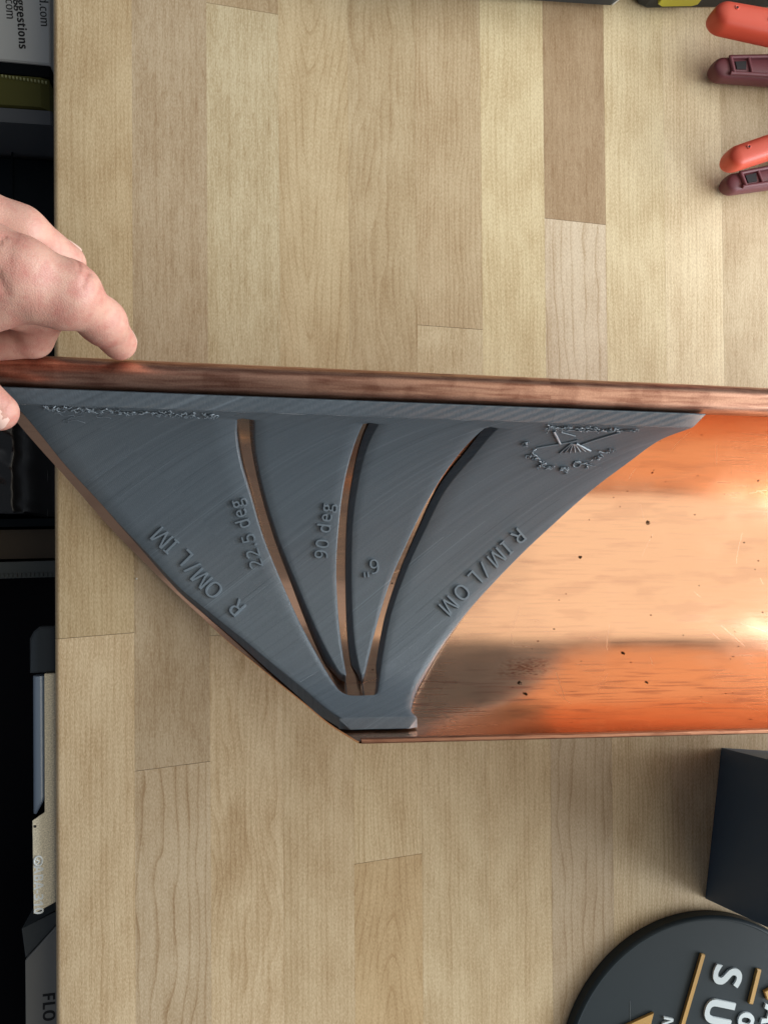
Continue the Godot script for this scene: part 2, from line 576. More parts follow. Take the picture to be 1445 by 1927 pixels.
func build_gutter() -> void:
	var base := on_arc(60, 0, RAD)
	var gutter := thing("copper_gutter", base, "half-round copper gutter with a mitred end and rolled bead, lying on the bench", "gutter")
	var maps := copper_maps()
	var m := StandardMaterial3D.new()
	m.albedo_color = Color(0.87, 0.515, 0.335).linear_to_srgb()
	m.albedo_texture = maps[0]
	m.metallic = 1.0
	m.roughness = 1.0
	m.roughness_texture = maps[1]
	var wob := FastNoiseLite.new()
	wob.seed = 3
	wob.frequency = 0.011
	wob.fractal_octaves = 2
	# sheet
	var g := Geo.new(base)
	var inner := []
	var outer := []
	var uv := []
	var core := []
	for i in 117:
		var d := -90.0 + 176.5 * i / 116.0
		var row := []
		var row2 := []
		var ur := []
		for j in 76:
			var x := lerpf(cut_at(d), 420.0, pow(j / 75.0, 1.15))
			var r := RAD + 0.35 * wob.get_noise_2d(x * 0.6, d * 1.1) + 0.12 * wob.get_noise_2d(x * 2.5 + 90, d * 2.0)
			row.append(on_arc(x, d, r))
			row2.append(on_arc(x, d, r + 0.8))
			ur.append(Vector2((x + 120.0) / 540.0, d * PI / 180.0 * RAD / 240.0 + 0.5))
		inner.append(row)
		outer.append(row2)
		uv.append(ur)
		core.append(on_arc(0, 0, 0))
	g.group = 1
	for i in 116:
		for j in 75:
			var o: Vector3 = LAT * -sin(deg_to_rad(-90 + 176.5 * i / 116)) + NOR * cos(deg_to_rad(-90 + 176.5 * i / 116))
			g.group = 1
			g.quad(inner[i][j], inner[i + 1][j], inner[i + 1][j + 1], inner[i][j + 1], o, uv[i][j], uv[i + 1][j], uv[i + 1][j + 1], uv[i][j + 1])
			g.group = 2
			g.quad(outer[i][j], outer[i + 1][j], outer[i + 1][j + 1], outer[i][j + 1], -o, uv[i][j], uv[i + 1][j], uv[i + 1][j + 1], uv[i][j + 1])
		g.group = 3
		g.quad(inner[i][0], inner[i + 1][0], outer[i + 1][0], outer[i][0], LAT * 0.6 - AX)
		g.group = 4
		g.quad(inner[i][75], inner[i + 1][75], outer[i + 1][75], outer[i][75], AX)
	part("trough", g, m, gutter)
	# the folded hem along the plain rim
	var tarnish := StandardMaterial3D.new()
	tarnish.albedo_color = Color(0.66, 0.35, 0.22).linear_to_srgb()
	tarnish.albedo_texture = streaks(41)
	tarnish.metallic = 1.0
	tarnish.roughness = 0.42
	g = Geo.new(base)
	var rows := []
	var uvs := []
	for j in 60:
		var x := lerpf(cut_at(86.5) + 1.0, 420.0, j / 59.0)
		var row := []
		var ur := []
		var k := 0
		for q in [[83.2, 74.8], [83.4, 74.2], [86.2, 73.9], [86.9, 74.2], [87.1, 75.1], [86.9, 75.9], [86.4, 76.1]]:
			row.append(on_arc(x, q[0] + 0.12 * wob.get_noise_1d(x * 4.0), q[1]))
			ur.append(Vector2(x / 200.0, k / 7.0))
			k += 1
		rows.append(row)
		uvs.append(ur)
	var cores := []
	for j in 60:
		cores.append((rows[j][1] + rows[j][6]) * 0.5 + (rows[j][0] - rows[j][3]) * 0.2)
	g.group = 1
	g.grid(rows, uvs, cores)
	part("hem", g, tarnish, gutter)
	# the bead: a rolled tube along the other edge, with the flat lip that closes it
	var bead := StandardMaterial3D.new()
	bead.albedo_color = Color(0.76, 0.455, 0.33).linear_to_srgb()
	bead.albedo_texture = streaks(61)
	bead.metallic = 1.0
	bead.roughness = 0.38
	g = Geo.new(base)
	rows = []
	uvs = []
	cores = []
	for j in 70:
		var x := lerpf(-140.0, 420.0, j / 69.0)
		var c := on_arc(x, -90, RAD + BEAD)
		var r := BEAD + 0.16 * wob.get_noise_1d(x * 2.0)
		var row := []
		var ur := []
		for k in 33:
			var f := TAU * k / 32.0
			# the roll starts at the sheet and bulges a little flat on its upper outer side
			var rr := r * (1.0 - 0.035 * exp(-pow(wrapf(f - 2.2, -PI, PI) / 0.35, 2)))
			row.append(c + (LAT * cos(f) + NOR * sin(f)) * rr)
			ur.append(Vector2((x + 140) / 280.0, f / TAU))
		rows.append(row)
		uvs.append(ur)
		cores.append(c)
	g.group = 1
	g.grid(rows, uvs, cores)
	g.group = 2
	g.fan(rows[0].slice(0, 32), -AX)
	g.group = 3
	g.fan(rows[-1].slice(0, 32), AX)
	part("bead", g, bead, gutter)


# ---------------------------------------------------------------- the grey template
const LEFT := [[-87.0, -104.0], [-82.2, -103.4], [-66.0, -99.0], [-49.3, -90.6], [-28.1, -71.8], [-13.8, -56.2], [2.9, -36.5], [13.0, -21.2], [28.1, 0.4], [49.7, 25.4], [68.4, 39.6], [72.0, 42.0]]
const RIGHT := [[-87.0, 217.6], [-84.0, 215.5], [-75.7, 207.9], [-60.0, 197.9], [-45.8, 184.3], [-29.2, 166.4], [-15.8, 149.9], [-1.8, 132.3], [9.9, 117.9], [19.2, 107.7], [29.8, 97.2], [41.4, 87.7], [49.6, 82.0], [60.0, 77.5], [67.0, 76.1], [72.0, 77.4]]
const SLOTS := [
	[[[-80.3, -6.9], [-67.0, -7.6], [-52.5, -5.9], [-38.0, -1.5], [-20.0, 5.0], [-2.7, 14.0], [14.9, 23.7], [32.7, 33.9], [56.0, 46.0]], [[-80.3, 0.9], [-61.5, 0.9], [-41.1, 4.8], [-20.1, 12.5], [1.6, 23.6], [22.4, 34.1], [41.1, 43.7], [44.0, 45.2]]],
	[[[-80.3, 52.8], [-60.6, 49.3], [-43.8, 46.6], [-25.9, 45.0], [-7.2, 44.1], [11.3, 44.9], [28.9, 46.4], [44.0, 48.0]], [[-80.3, 59.8], [-63.3, 56.1], [-43.8, 53.4], [-27.9, 52.0], [-5.5, 51.8], [14.9, 52.1], [27.9, 52.7], [44.0, 54.6]]],
	[[[-80.3, 113.2], [-59.0, 103.2], [-38.8, 93.0], [-17.3, 82.0], [-1.2, 73.4], [19.5, 64.8], [44.0, 56.2]], [[-80.3, 119.0], [-61.4, 112.1], [-43.0, 100.8], [-24.6, 91.8], [-4.9, 81.3], [13.1, 72.9], [31.1, 67.2], [47.0, 63.2], [56.3, 60.9]]],
]
const CUT := [[-90.0, -116.0], [-75.0, -112.3], [-61.2, -107.0], [-47.0, -97.6], [-25.9, -78.0], [-12.3, -61.5], [2.0, -42.0], [15.1, -23.0], [22.4, -13.0], [35.1, 5.5], [52.6, 26.5], [68.8, 39.7], [78.6, 46.0], [90.0, 50.0]]


func build_template() -> void:
	var base := on_arc(60, 0, ROUT)
	var t := thing("marking_template", base, "grey printed plastic template with three curved slots, lying in the copper gutter", "template")
	var m := matte(Color(0.188, 0.232, 0.275), 0.27, 0.55)
	m.heightmap_enabled = true
	var prints := print_lines()
	m.heightmap_texture = prints[0]
	m.albedo_texture = prints[1]
	m.heightmap_scale = 0.026
	var plain := matte(Color(0.188, 0.232, 0.275), 0.33, 0.55)
	# rows of the section: [angle on top, radius on top, angle below, radius below]
	var section := [[-92.6, 73.9, -92.6, 74.2], [-92.4, 73.6, -92.5, ROUT], [-87.4, 69.9, -88.5, ROUT], [-86.6, 69.55, -87.0, ROUT]]
	var d := -86.0
	while d < 72.0:
		section.append([d, RIN, d, ROUT])
		d += 0.14 if (d > -81.0 and d < -79.0) or (d > 40.6 and d < 43.2) or (d > 50.0 and d < 55.2) else 1.0
	section.append([71.6, RIN, 72.6, ROUT])
	section.append([71.9, RIN + 0.15, 72.8, ROUT])
	section.append([73.9, 73.8, 74.0, ROUT])
	section.append([74.0, 73.9, 74.05, ROUT])
	var n := section.size()
	# four strips: left of slot 1, between 1 and 2, between 2 and 3, right of slot 3
	var g := Geo.new(base)
	for strip in 4:
		var band := []      # five polylines: foot left, top left rim, top (many), ...
		var uvb := []
		for i in n:
			var a: Array = section[i]
			var q := clampf(a[0], -86.0, 72.0)
			var l := template_edge(q, strip, false)
			var r := template_edge(q, strip, true)
			var xl: float = l[0]
			var xr: float = maxf(r[0], xl)
			if a[0] < -86.3:      # the slanting ends of the upper lip
				var k: float = clampf((-86.0 - a[0]) / 6.6, 0, 1)
				if strip == 0: xl -= 3.0 * k
				if strip == 3: xr += 3.5 * k
			if a[0] > 72.0:
				var k: float = clampf((a[0] - 71.9) / 2.1, 0, 1)
				if strip == 0: xl += 5.0 * k
				if strip == 3: xr -= 4.5 * k
			var b: float = minf(0.75, (xr - xl) * 0.5)
			var bl: float = b * l[1]
			var br: float = b * r[1]
			var draft: float = 2.3 * l[1] * (1.0 - smoothstep(34.0, 41.0, q) * (1.0 if strip < 3 else 0.5)) if strip > 0 else 1.9 * (1.0 - smoothstep(58.0, 70.0, q))    # the walls that face the mitred end slope out
			var row := [on_arc(xl - draft, a[2], a[3]), on_arc(xl, a[0], minf(a[1] + bl, ROUT)), on_arc(xl + bl * 0.3, a[0], a[1] + bl * 0.3)]
			var ur := [Vector2(xl, a[0] * 1.23 - 6), Vector2(xl, a[0] * 1.23 - 1), Vector2(xl, a[0] * 1.23)]
			var x0 := xl + bl
			var x1 := xr - br
			for k in 9:
				var x := lerpf(x0, x1, k / 8.0)
				row.append(on_arc(x, a[0], a[1]))
				ur.append(Vector2(x, deg_to_rad(a[0]) * RIN + (a[1] - RIN)))
			row.append(on_arc(xr - br * 0.3, a[0], a[1] + br * 0.3))
			row.append(on_arc(xr, a[0], minf(a[1] + br, ROUT)))
			row.append(on_arc(xr, a[2], a[3]))
			ur.append_array([Vector2(xr, a[0] * 1.23), Vector2(xr, a[0] * 1.23 + 1), Vector2(xr, a[0] * 1.23 + 6)])
			for k in ur.size():   # turn to the slant of the print lines
				var w: Vector2 = ur[k]
				if a[0] < -86.3:
					w.y = w.x * -0.72 + w.y * 0.5
				ur[k] = Vector2(w.x * 0.777 - w.y * 0.629, w.x * 0.629 + w.y * 0.777) / Vector2(210.0, 150.0)
			band.append(row)
			uvb.append(ur)
		var walls := [template_edge(0, strip, false)[1], template_edge(0, strip, true)[1]]
		for i in n - 1:
			var mid: float = (section[i][0] + section[i + 1][0]) * 0.5
			var pd := deg_to_rad(mid)
			var inw := NOR * cos(pd) - LAT * sin(pd)
			var gi := 0 if section[i][0] > -87 and section[i + 1][0] < 71.95 else (1 if section[i][0] < 0 else 2)
			if section[i][0] < -92.45 or section[i + 1][0] > 73.95:
				gi += 4
			for j in 14:
				var o := inw
				g.group = 10 + gi
				if j == 0 or j == 13:
					var side := template_edge(clampf(mid, -86, 72), strip, j == 13)
					if side[1] < 0.02:
						continue
					o = AX * (1.0 if j == 13 else -1.0)
					g.group = 30 + j + strip * 20
				elif j == 1 or j == 2 or j == 11 or j == 12:
					o = inw + AX * (0.8 if j > 7 else -0.8)
				g.quad(band[i][j], band[i + 1][j], band[i + 1][j + 1], band[i][j + 1], o, uvb[i][j], uvb[i + 1][j], uvb[i + 1][j + 1], uvb[i][j + 1])
			g.group = 50   # the underside
			g.quad(band[i][0], band[i + 1][0], band[i + 1][14], band[i][14], -inw)
	# the two ends where the cavity closes: below the fingers and above each slot
	part("plate", g, m, t)
	# raised letters
	for e in [["R", -7.2, 11.0], ["O", -19.6, 3.0], ["M", -26.0, -1.8], ["/", -30.8, -6.4], ["L", -34.6, -10.4], ["I", -41.6, -15.2], ["M", -46.6, -19.0]]:
		letter(t, plain, e[0], e[1], e[2], Vector2(-0.72, -0.69), 8.4)
	for e in [["R", 144.2, -21.8], ["I", 137.6, -16.4], ["M", 132.0, -11.8], ["/", 125.2, -6.4], ["L", 120.0, -2.6], ["O", 112.0, 4.0], ["M", 104.4, 10.0]]:
		letter(t, plain, e[0], e[1], e[2], Vector2(-0.72, 0.69), 8.4)
	word(t, plain, "22.5 deg", Vector2(2.6, -6.0), Vector2(-9.4, -36.4), 6.7)
	word(t, plain, "90 deg", Vector2(35.6, -10.2), Vector2(38.4, -35.6), 6.7)
	letter(t, plain, "6", 64.6, -7.4, Vector2(-1, 0.12), 7.6)
	letter(t, plain, "\"", 59.8, -5.8, Vector2(-1, 0.12), 7.6)
	emblem(t, plain)


func template_edge(q: float, strip: int, right: bool) -> Array:
	# [x, how open the edge is: 0 where two strips join]
	if strip == 0 and not right:
		return [curve(LEFT, q), 1.0]
	if strip == 3 and right:
		return [curve(RIGHT, q), 1.0]
	var s := strip if right else strip - 1     # the slot on that side
	var seam: float = [-4.5, 55.7, 114.9][s]
	var opened: float = clampf((q + 80.3) / 1.1, 0.0, 1.0)
	opened = sqrt(1.0 - (1.0 - opened) * (1.0 - opened))
	var a := curve(SLOTS[s][0], clampf(q, -80.3, 44.0))
	var b := curve(SLOTS[s][1], clampf(q, -80.3, 44.0))
	if q < -80.3:
		return [seam, 0.0]
	var mid := (a + b) * 0.5
	var x := lerpf(mid, b if not right else a, 0.55 + 0.45 * opened) if opened > 0.0 else mid
	if opened <= 0.0:
		x = seam
	# below the slots: fingers end in round tips, the cavity closes at 54.8 degrees
	var tip: Array = [0, 47.2, 55.4, 0]
	if strip == 1 or strip == 2:
		if q > 40.6:
			var k := clampf((q - 40.6) / 2.4, 0, 1)
			return [lerpf(tip[strip], x, sqrt(maxf(0.0, 1.0 - k * k))), opened]
	if strip == 0 and right:
		x = curve(SLOTS[0][0], clampf(q, -80.3, 56.0)) if opened >= 1.0 else x
		if q > 50.0:
			var k := clampf((q - 50.0) / 5.0, 0, 1)
			x += 5.0 * (1.0 - sqrt(1.0 - k * k))
			if k >= 1.0:
				return [52.5, 0.0]
	if strip == 3 and not right:
		x = curve(SLOTS[2][1], clampf(q, -80.3, 56.3)) if opened >= 1.0 else x
		if q > 52.2:
			var k := clampf((q - 52.2) / 2.8, 0, 1)
			x -= 3.2 * (1.0 - sqrt(1.0 - k * k))
			if k >= 1.0:
				return [52.5, 0.0]
	return [x, opened]


func letter(t: Node3D, m: Material, text: String, x: float, degrees: float, reading: Vector2, cap: float) -> void:
	var p := deg_to_rad(degrees)
	var down := LAT * cos(p) + NOR * sin(p)
	var out := NOR * cos(p) - LAT * sin(p)
	lettering("letter", text, cap, 1.7, on_arc(x, degrees, RIN - 0.35), AX * reading.x + down * reading.y, out, m, t)


func word(t: Node3D, m: Material, text: String, from: Vector2, to: Vector2, cap: float) -> void:
	var width := {"2": 0.57, "5": 0.57, ".": 0.27, " ": 0.26, "d": 0.61, "e": 0.56, "g": 0.55, "9": 0.57, "0": 0.57}
	var total := 0.0
	for c in text:
		total += width[c]
	var at := 0.0
	var dir := Vector2(to.x - from.x, (to.y - from.y) * PI / 180 * RIN)
	for c in text:
		var f: float = (at + width[c] * 0.5) / total
		at += width[c]
		if c != " ":
			letter(t, m, c, lerpf(from.x, to.x, f), lerpf(from.y, to.y, f), dir.normalized(), cap)


func wisp(g: Geo, x: float, deg: float, reach: float, r: float, turns: int, lift := 1.2) -> void:
	var path := []
	var a := rng.randf() * TAU
	var q := Vector2(x, deg_to_rad(deg) * RIN)
	for k in turns:
		path.append(on_arc(q.x, rad_to_deg(q.y / RIN), RIN - 0.15 - rng.randf() * lift))
		a += rng.randf_range(-1.6, 1.6)
		q += Vector2.from_angle(a) * reach * Vector2(1, 0.55)
	g.tube(path, r, 5)


func strut(g: Geo, a: Vector2, b: Vector2, r: float) -> void:
	var path := []
	for k in 6:
		var q := a.lerp(b, k / 5.0)
		path.append(on_arc(q.x, q.y, RIN - 0.35))
	g.tube(path, r, 6)


func emblem(t: Node3D, m: Material) -> void:
	var base := base_of(t)
	# the ragged row of tiny lettering under the upper lip, with loose strings
	for k in 17:
		var g := Geo.new(base)
		var f := k / 16.0
		var x := lerpf(-89.0, -17.5, f) + rng.randf_range(-0.8, 0.8)
		for n in 4:
			wisp(g, x + rng.randf_range(-1.4, 1.4), lerpf(-84.8, -82.4, f) + rng.randf_range(-1.2, 1.4), 0.9, 0.26, 7)
		part("ragged_letter", g, m, t)
	var loose := Geo.new(base)
	for q in [[-88, -80], [-86, -74], [-64, -78], [-52, -84], [-76, -79]]:
		wisp(loose, q[0], q[1], 2.2, 0.09, 8, 0.5)
	part("loose_string", loose, m, t)
	# the emblem near the upper right: ragged top row, two crossing struts, a fan of ribs, letters on an arc
	for k in 12:
		var g := Geo.new(base)
		var f := k / 11.0
		for n in 4:
			wisp(g, lerpf(144.5, 186.0, f) + rng.randf_range(-1.5, 1.5), -83.2 + rng.randf_range(-1.0, 2.6) * (1.0 - 0.75 * f), 1.0, 0.28, 6)
		part("ragged_letter", g, m, t)
	var lines := [[147.7, -79.6, 154.8, -70.6, 0.75], [143.5, -67.4, 158.5, -71.6, 0.45], [158.5, -71.6, 163.0, -73.6, 0.45], [166.0, -70.4, 182.0, -80.6, 0.5], [163.2, -71.2, 173.0, -66.4, 0.7], [150.0, -81.2, 178.0, -81.0, 0.35], [152.0, -79.0, 160.5, -76.5, 0.3]]
	for q in lines:
		var g := Geo.new(base)
		strut(g, Vector2(q[0], q[1]), Vector2(q[2], q[3]), q[4])
		part("strut", g, m, t)
	for k in 6:
		var g := Geo.new(base)
		strut(g, Vector2(160.6 + 0.5 * k, -71.0), Vector2(157.0 + 2.7 * k, -64.4 - 0.35 * k), 0.42)
		part("rib", g, m, t)
	for k in 11:
		var f := k / 10.0
		var g := Geo.new(base)
		var x := lerpf(137.2, 182.6, f)
		var dd := -55.4 - 13.0 * pow(absf(f - 0.52) / 0.5, 2.2)
		if k == 7:
			var ring := []
			for n in 13:
				ring.append(on_arc(169.0 + 2.0 * cos(n * TAU / 12), -58.2 + 1.7 * sin(n * TAU / 12), RIN - 0.3))
			g.tube(ring, 0.45, 6)
		else:
			for n in 4:
				wisp(g, x + rng.randf_range(-1.2, 1.2), dd + rng.randf_range(-1.2, 1.2), 1.1, 0.36, 6)
		part("ragged_letter", g, m, t)


# ---------------------------------------------------------------- the hand
var bones := []      # [a, b, ra, rb, chain]
var creases := []    # [a, b, depth, width]


func bone(chain: int, a: Vector3, b: Vector3, ra: float, rb: float) -> void:
	bones.append([a, b - a, 1.0 / (b - a).length_squared(), ra, rb, chain])


func flesh(p: Vector3) -> float:
	var d := [1e9, 1e9, 1e9, 1e9, 1e9]
	var blend := [7.0, 5.0, 3.0, 1.2, 3.0]
	for e in bones:
		var v: Vector3 = p - e[0]
		var h := clampf(v.dot(e[1]) * e[2], 0.0, 1.0)
		var x: float = (v - e[1] * h).length() - lerpf(e[3], e[4], h)
		var c: int = e[5]
		var k: float = blend[c]
		var q := maxf(k - absf(d[c] - x), 0.0) / k
		d[c] = minf(d[c], x) - q * q * k * 0.25
	var all: float = d[0]
	for c in range(1, 5):
		var k := 4.5 if c == 1 else 2.2
		var q := maxf(k - absf(d[c] - all), 0.0) / k
		all = minf(all, d[c]) - q * q * k * 0.25
	if absf(all) < 3.0 and p.y > 70.0:
		for e in creases:
			var v: Vector3 = p - e[0]
			v.y = 0.0   # folds cut down from above
			var h := clampf(v.dot(e[1]) * e[2], 0.0, 1.0)
			var x: float = (v - e[1] * h).length_squared()
			if x < 9.0 * e[4] * e[4]:
				all += e[3] * exp(-x / (e[4] * e[4]))
	return all


func crease(a: Vector3, b: Vector3, depth: float, width: float) -> void:
	a.y = 0.0
	b.y = 0.0
	creases.append([a, b - a, 1.0 / (b - a).length_squared(), depth, width])


func surface(lo: Vector3, hi: Vector3, cell: float, paint: Callable, base: Vector3) -> ArrayMesh:
	# surface nets over the blocks of 8 x 8 x 8 cells that the skin may pass through
	var n := Vector3i(((hi - lo) / (cell * 8)).ceil())
	var verts := PackedVector3Array()
	var normals := PackedVector3Array()
	var colors := PackedColorArray()
	var index := PackedInt32Array()
	var at := {}
	var value := {}
	var blocks := []
	for bz in n.z:
		for by in n.y:
			for bx in n.x:
				var c := lo + (Vector3(bx, by, bz) + Vector3.ONE * 0.5) * cell * 8
				if absf(flesh(c)) < cell * 8 * 0.87 + 2.0:
					blocks.append(Vector3i(bx, by, bz) * 8)
	var stride := Vector3i(1, n.x * 8 + 2, (n.x * 8 + 2) * (n.y * 8 + 2))
	for b in blocks:
		for z in 9:
			for y in 9:
				for x in 9:
					var q: Vector3i = b + Vector3i(x, y, z)
					var key := q.x + q.y * stride.y + q.z * stride.z
					if not value.has(key):
						value[key] = flesh(lo + Vector3(q) * cell)
	for b in blocks:
		for z in 8:
			for y in 8:
				for x in 8:
					var q: Vector3i = b + Vector3i(x, y, z)
					var key := q.x + q.y * stride.y + q.z * stride.z
					var s := []
					var inside := 0
					for k in 8:
						var f: float = value[key + (k & 1) + ((k >> 1) & 1) * stride.y + (k >> 2) * stride.z]
						s.append(f)
						if f < 0.0: inside += 1
					if inside == 0 or inside == 8:
						continue
					var sum := Vector3.ZERO
					var count := 0
					for k in 8:
						for axis in 3:
							if k & (1 << axis):
								continue
							var k2: int = k | (1 << axis)
							if (s[k] < 0.0) != (s[k2] < 0.0):
								var t: float = s[k] / (s[k] - s[k2])
								var a := Vector3(k & 1, (k >> 1) & 1, k >> 2)
								a[axis] += t
								sum += a
								count += 1
					var p := lo + (Vector3(q) + sum / count) * cell
					at[key] = verts.size()
					verts.append((p - base) * MM)
					var h := 0.5
					var f0 := flesh(p)
					var nn := Vector3(flesh(p + Vector3(h, 0, 0)) - f0, flesh(p + Vector3(0, h, 0)) - f0, flesh(p + Vector3(0, 0, h)) - f0).normalized()
					normals.append(nn)
					colors.append(paint.call(p))
	for b in blocks:
		for z in 8:
			for y in 8:
				for x in 8:
					var q: Vector3i = b + Vector3i(x, y, z)
					var key := q.x + q.y * stride.y + q.z * stride.z
					if not at.has(key):
						continue
					for axis in 3:
						var u := (axis + 1) % 3
						var v := (axis + 2) % 3
						var st := [stride.x, stride.y, stride.z]
						var f0: float = value[key]
						var f1: float = value[key + st[axis]]
						if (f0 < 0.0) == (f1 < 0.0):
							continue
						var a = at.get(key)
						var c = at.get(key - st[u])
						var d = at.get(key - st[u] - st[v])
						var e = at.get(key - st[v])
						if a == null or c == null or d == null or e == null:
							continue
						if f0 < 0.0:
							index.append_array([a, d, c, a, e, d])
						else:
							index.append_array([a, c, d, a, d, e])
	var arrays := []
	arrays.resize(Mesh.ARRAY_MAX)
	arrays[Mesh.ARRAY_VERTEX] = verts
	arrays[Mesh.ARRAY_NORMAL] = normals
	arrays[Mesh.ARRAY_COLOR] = colors
	arrays[Mesh.ARRAY_INDEX] = index
	var mesh := ArrayMesh.new()
	mesh.add_surface_from_arrays(Mesh.PRIMITIVE_TRIANGLES, arrays)
	return mesh


func build_hand() -> void:
	var base := Vector3(-110, 60, -85)
	# palm and knuckles, then four chains: the nearest finger, the far finger, the tucked finger, the thumb
	bone(0, Vector3(-147.90, 122.02, -95.64), Vector3(-96.63, 117.09, -93.67), 24, 17)
	bone(0, Vector3(-147.90, 112.16, -78.88), Vector3(-106.49, 104.27, -82.82), 22, 15)
	bone(0, Vector3(-147.90, 116.10, -123.25), Vector3(-106.49, 107.23, -115.36), 18, 13)
	bone(0, Vector3(-152.83, 102.30, -69.02), Vector3(-126.21, 90.46, -65.08), 18, 13)
	bone(1, Vector3(-98.60, 118.07, -93.67), Vector3(-80.85, 116.10, -91.70), 15.5, 13.2)
	bone(1, Vector3(-82.82, 115.11, -89.23), Vector3(-65.57, 108.21, -87.26), 13.2, 11.6)
	bone(1, Vector3(-65.57, 108.21, -87.26), Vector3(-56.70, 90.46, -81.34), 10.7, 8.6)
	bone(1, Vector3(-56.70, 90.46, -81.34), Vector3(-53.44, 70.74, -77.50), 8.6, 7.4)
	bone(2, Vector3(-106.49, 108.21, -115.36), Vector3(-84.80, 100.32, -111.42), 13, 10.4)
	bone(2, Vector3(-84.80, 100.32, -111.42), Vector3(-71.48, 84.55, -106.49), 10.4, 7.6)
	bone(3, Vector3(-104.52, 92.44, -90.71), Vector3(-81.84, 80.60, -86.77), 11.5, 9.6)
	bone(3, Vector3(-81.84, 80.60, -86.77), Vector3(-88.74, 68.77, -78.88), 9.4, 8.6)
	bone(3, Vector3(-88.74, 68.77, -78.88), Vector3(-104.52, 66.80, -76.41), 8.4, 7.4)
	bone(4, Vector3(-126.21, 90.46, -65.08), Vector3(-110.43, 83.56, -56.20), 12.5, 10.4)
	bone(4, Vector3(-110.43, 83.56, -56.20), Vector3(-99.19, 78.14, -45.95), 9.6, 7.8)
	bone(1, Vector3(-70.01, 106.24, -83.32), Vector3(-75.92, 109.20, -84.80), 9.2, 10.0)
	bone(0, Vector3(-90.71, 110.18, -84.80), Vector3(-98.60, 110.18, -82.82), 13.0, 13.0)
	# knuckle folds and the bends under the finger joints
	for fold in [
		[[-58.0, -97.0], [-57.0, -92.5], [-58.4, -87.0], 0.32, 1.1], [[-53.5, -95.5], [-53.2, -92.0], [-53.6, -89.0], 0.25, 0.8],
		[[-61.5, -98.0], [-60.0, -95.5], [-59.6, -93.0], 0.22, 0.7],
		[[-82.4, -82.0], [-84.0, -86.0], [-85.5, -89.5], 0.4, 1.8],
		[[-82.0, -99.5], [-83.5, -97.0], [-84.0, -93.0], 0.3, 1.0]]:
		for k in 2:
			crease(Vector3(fold[k][0], 0, fold[k][1]), Vector3(fold[k + 1][0], 0, fold[k + 1][1]), fold[3], fold[4])
	var tint := FastNoiseLite.new()
	tint.seed = 12
	tint.frequency = 0.09
	tint.fractal_octaves = 3
	var warm := [Vector3(-62, 112, -90), Vector3(-53, 66, -76), Vector3(-57, 88, -78), Vector3(-86, 120, -95), Vector3(-99, 76, -42), Vector3(-75, 84, -106)]
	var paint := func(p: Vector3) -> Color:
		var k := 0.30 + 0.75 * tint.get_noise_3dv(p) + 0.5 * tint.get_noise_3dv(p * 4.0)
		for w in warm:
			k += 0.40 * exp(-p.distance_squared_to(w) / 70.0)
		return Color(0.52, 0.295, 0.23).lerp(Color(0.44, 0.18, 0.145), clampf(k, 0, 1))
	var hand := thing("person", base, "bare hand of a person gripping the beaded edge of the gutter at the left", "person")
	var m := matte(Color.WHITE, 0.48, 0.45)
	m.vertex_color_use_as_albedo = true
	m.subsurf_scatter_enabled = true
	m.subsurf_scatter_strength = 0.06
	bumpy(m, 21, 0.10, 0.014, 45.0)
	var o := MeshInstance3D.new()
	o.name = "hand"
	o.mesh = surface(Vector3(-182, 40, -152), Vector3(-40, 150, -30), 1.1, paint, base)
	o.material_override = m
	hand.add_child(o, true)
	var nail := matte(Color(0.70, 0.47, 0.40), 0.3, 0.5)
	fingernail(hand, nail, Vector3(-99.6, 78.2, -46.2), Vector3(0.50, -0.55, 0.60), Vector3(0.16, 0.62, 0.72), 5.0, 4.6, 7.4)
	fingernail(hand, nail, Vector3(-54.2, 71.0, -78.6), Vector3(0.15, -0.96, 0.20), Vector3(0.85, 0.20, -0.45), 4.6, 5.6, 6.8)
	fingernail(hand, nail, Vector3(-73.5, 84.5, -109.0), Vector3(0.62, -0.76, 0.15), Vector3(0.68, 0.28, -0.66), 4.4, 5.0, 6.8)


func fingernail(hand: Node3D, m: Material, at: Vector3, along: Vector3, out: Vector3, half_width: float, half_length: float, round_radius: float) -> void:
	var g := Geo.new(base_of(hand))
	var side := along.cross(out).normalized()
	out = side.cross(along).normalized()
	if out.dot(at - Vector3(-62, 75, -78)) < -1e9:
		out = -out
	# lay the nail on the skin: walk along «out» until the flesh ends
	var p := at
	while flesh(p) < -0.15 and p.distance_to(at) < 30.0:
		p += out * 0.2
	var rows := []
	var under := []
	for i in 9:
		var v := -1.0 + i / 4.0
		var row := []
		var low := []
		for j in 9:
			var u := -1.0 + j / 4.0
			var wide := half_width * (sqrt(maxf(0.0, 1.0 - pow(absf(v), 5.0))) * 0.75 + 0.25)
			var f := u * wide / round_radius
			var q := p + side * sin(f) * round_radius + out * ((cos(f) - 1.0) * round_radius + 0.25 - 0.9 * v * v * (1.0 if v < 0 else 0.5)) + along * v * half_length
			row.append(q)
			low.append(q - out * 0.7)
		rows.append(row)
		under.append(low)
	g.group = 1
	g.grid(rows, [], p - out * 20.0)
	g.group = 2
	g.grid(under, [], p - out * 20.0, true)
	g.group = 3
	for i in 8:
		g.quad(rows[i][0], rows[i + 1][0], under[i + 1][0], under[i][0], -side)
		g.quad(rows[i][8], rows[i + 1][8], under[i + 1][8], under[i][8], side)
		g.quad(rows[0][i], rows[0][i + 1], under[0][i + 1], under[0][i], -along)
		g.quad(rows[8][i], rows[8][i + 1], under[8][i + 1], under[8][i], along)
	part("fingernail", g, m, hand)


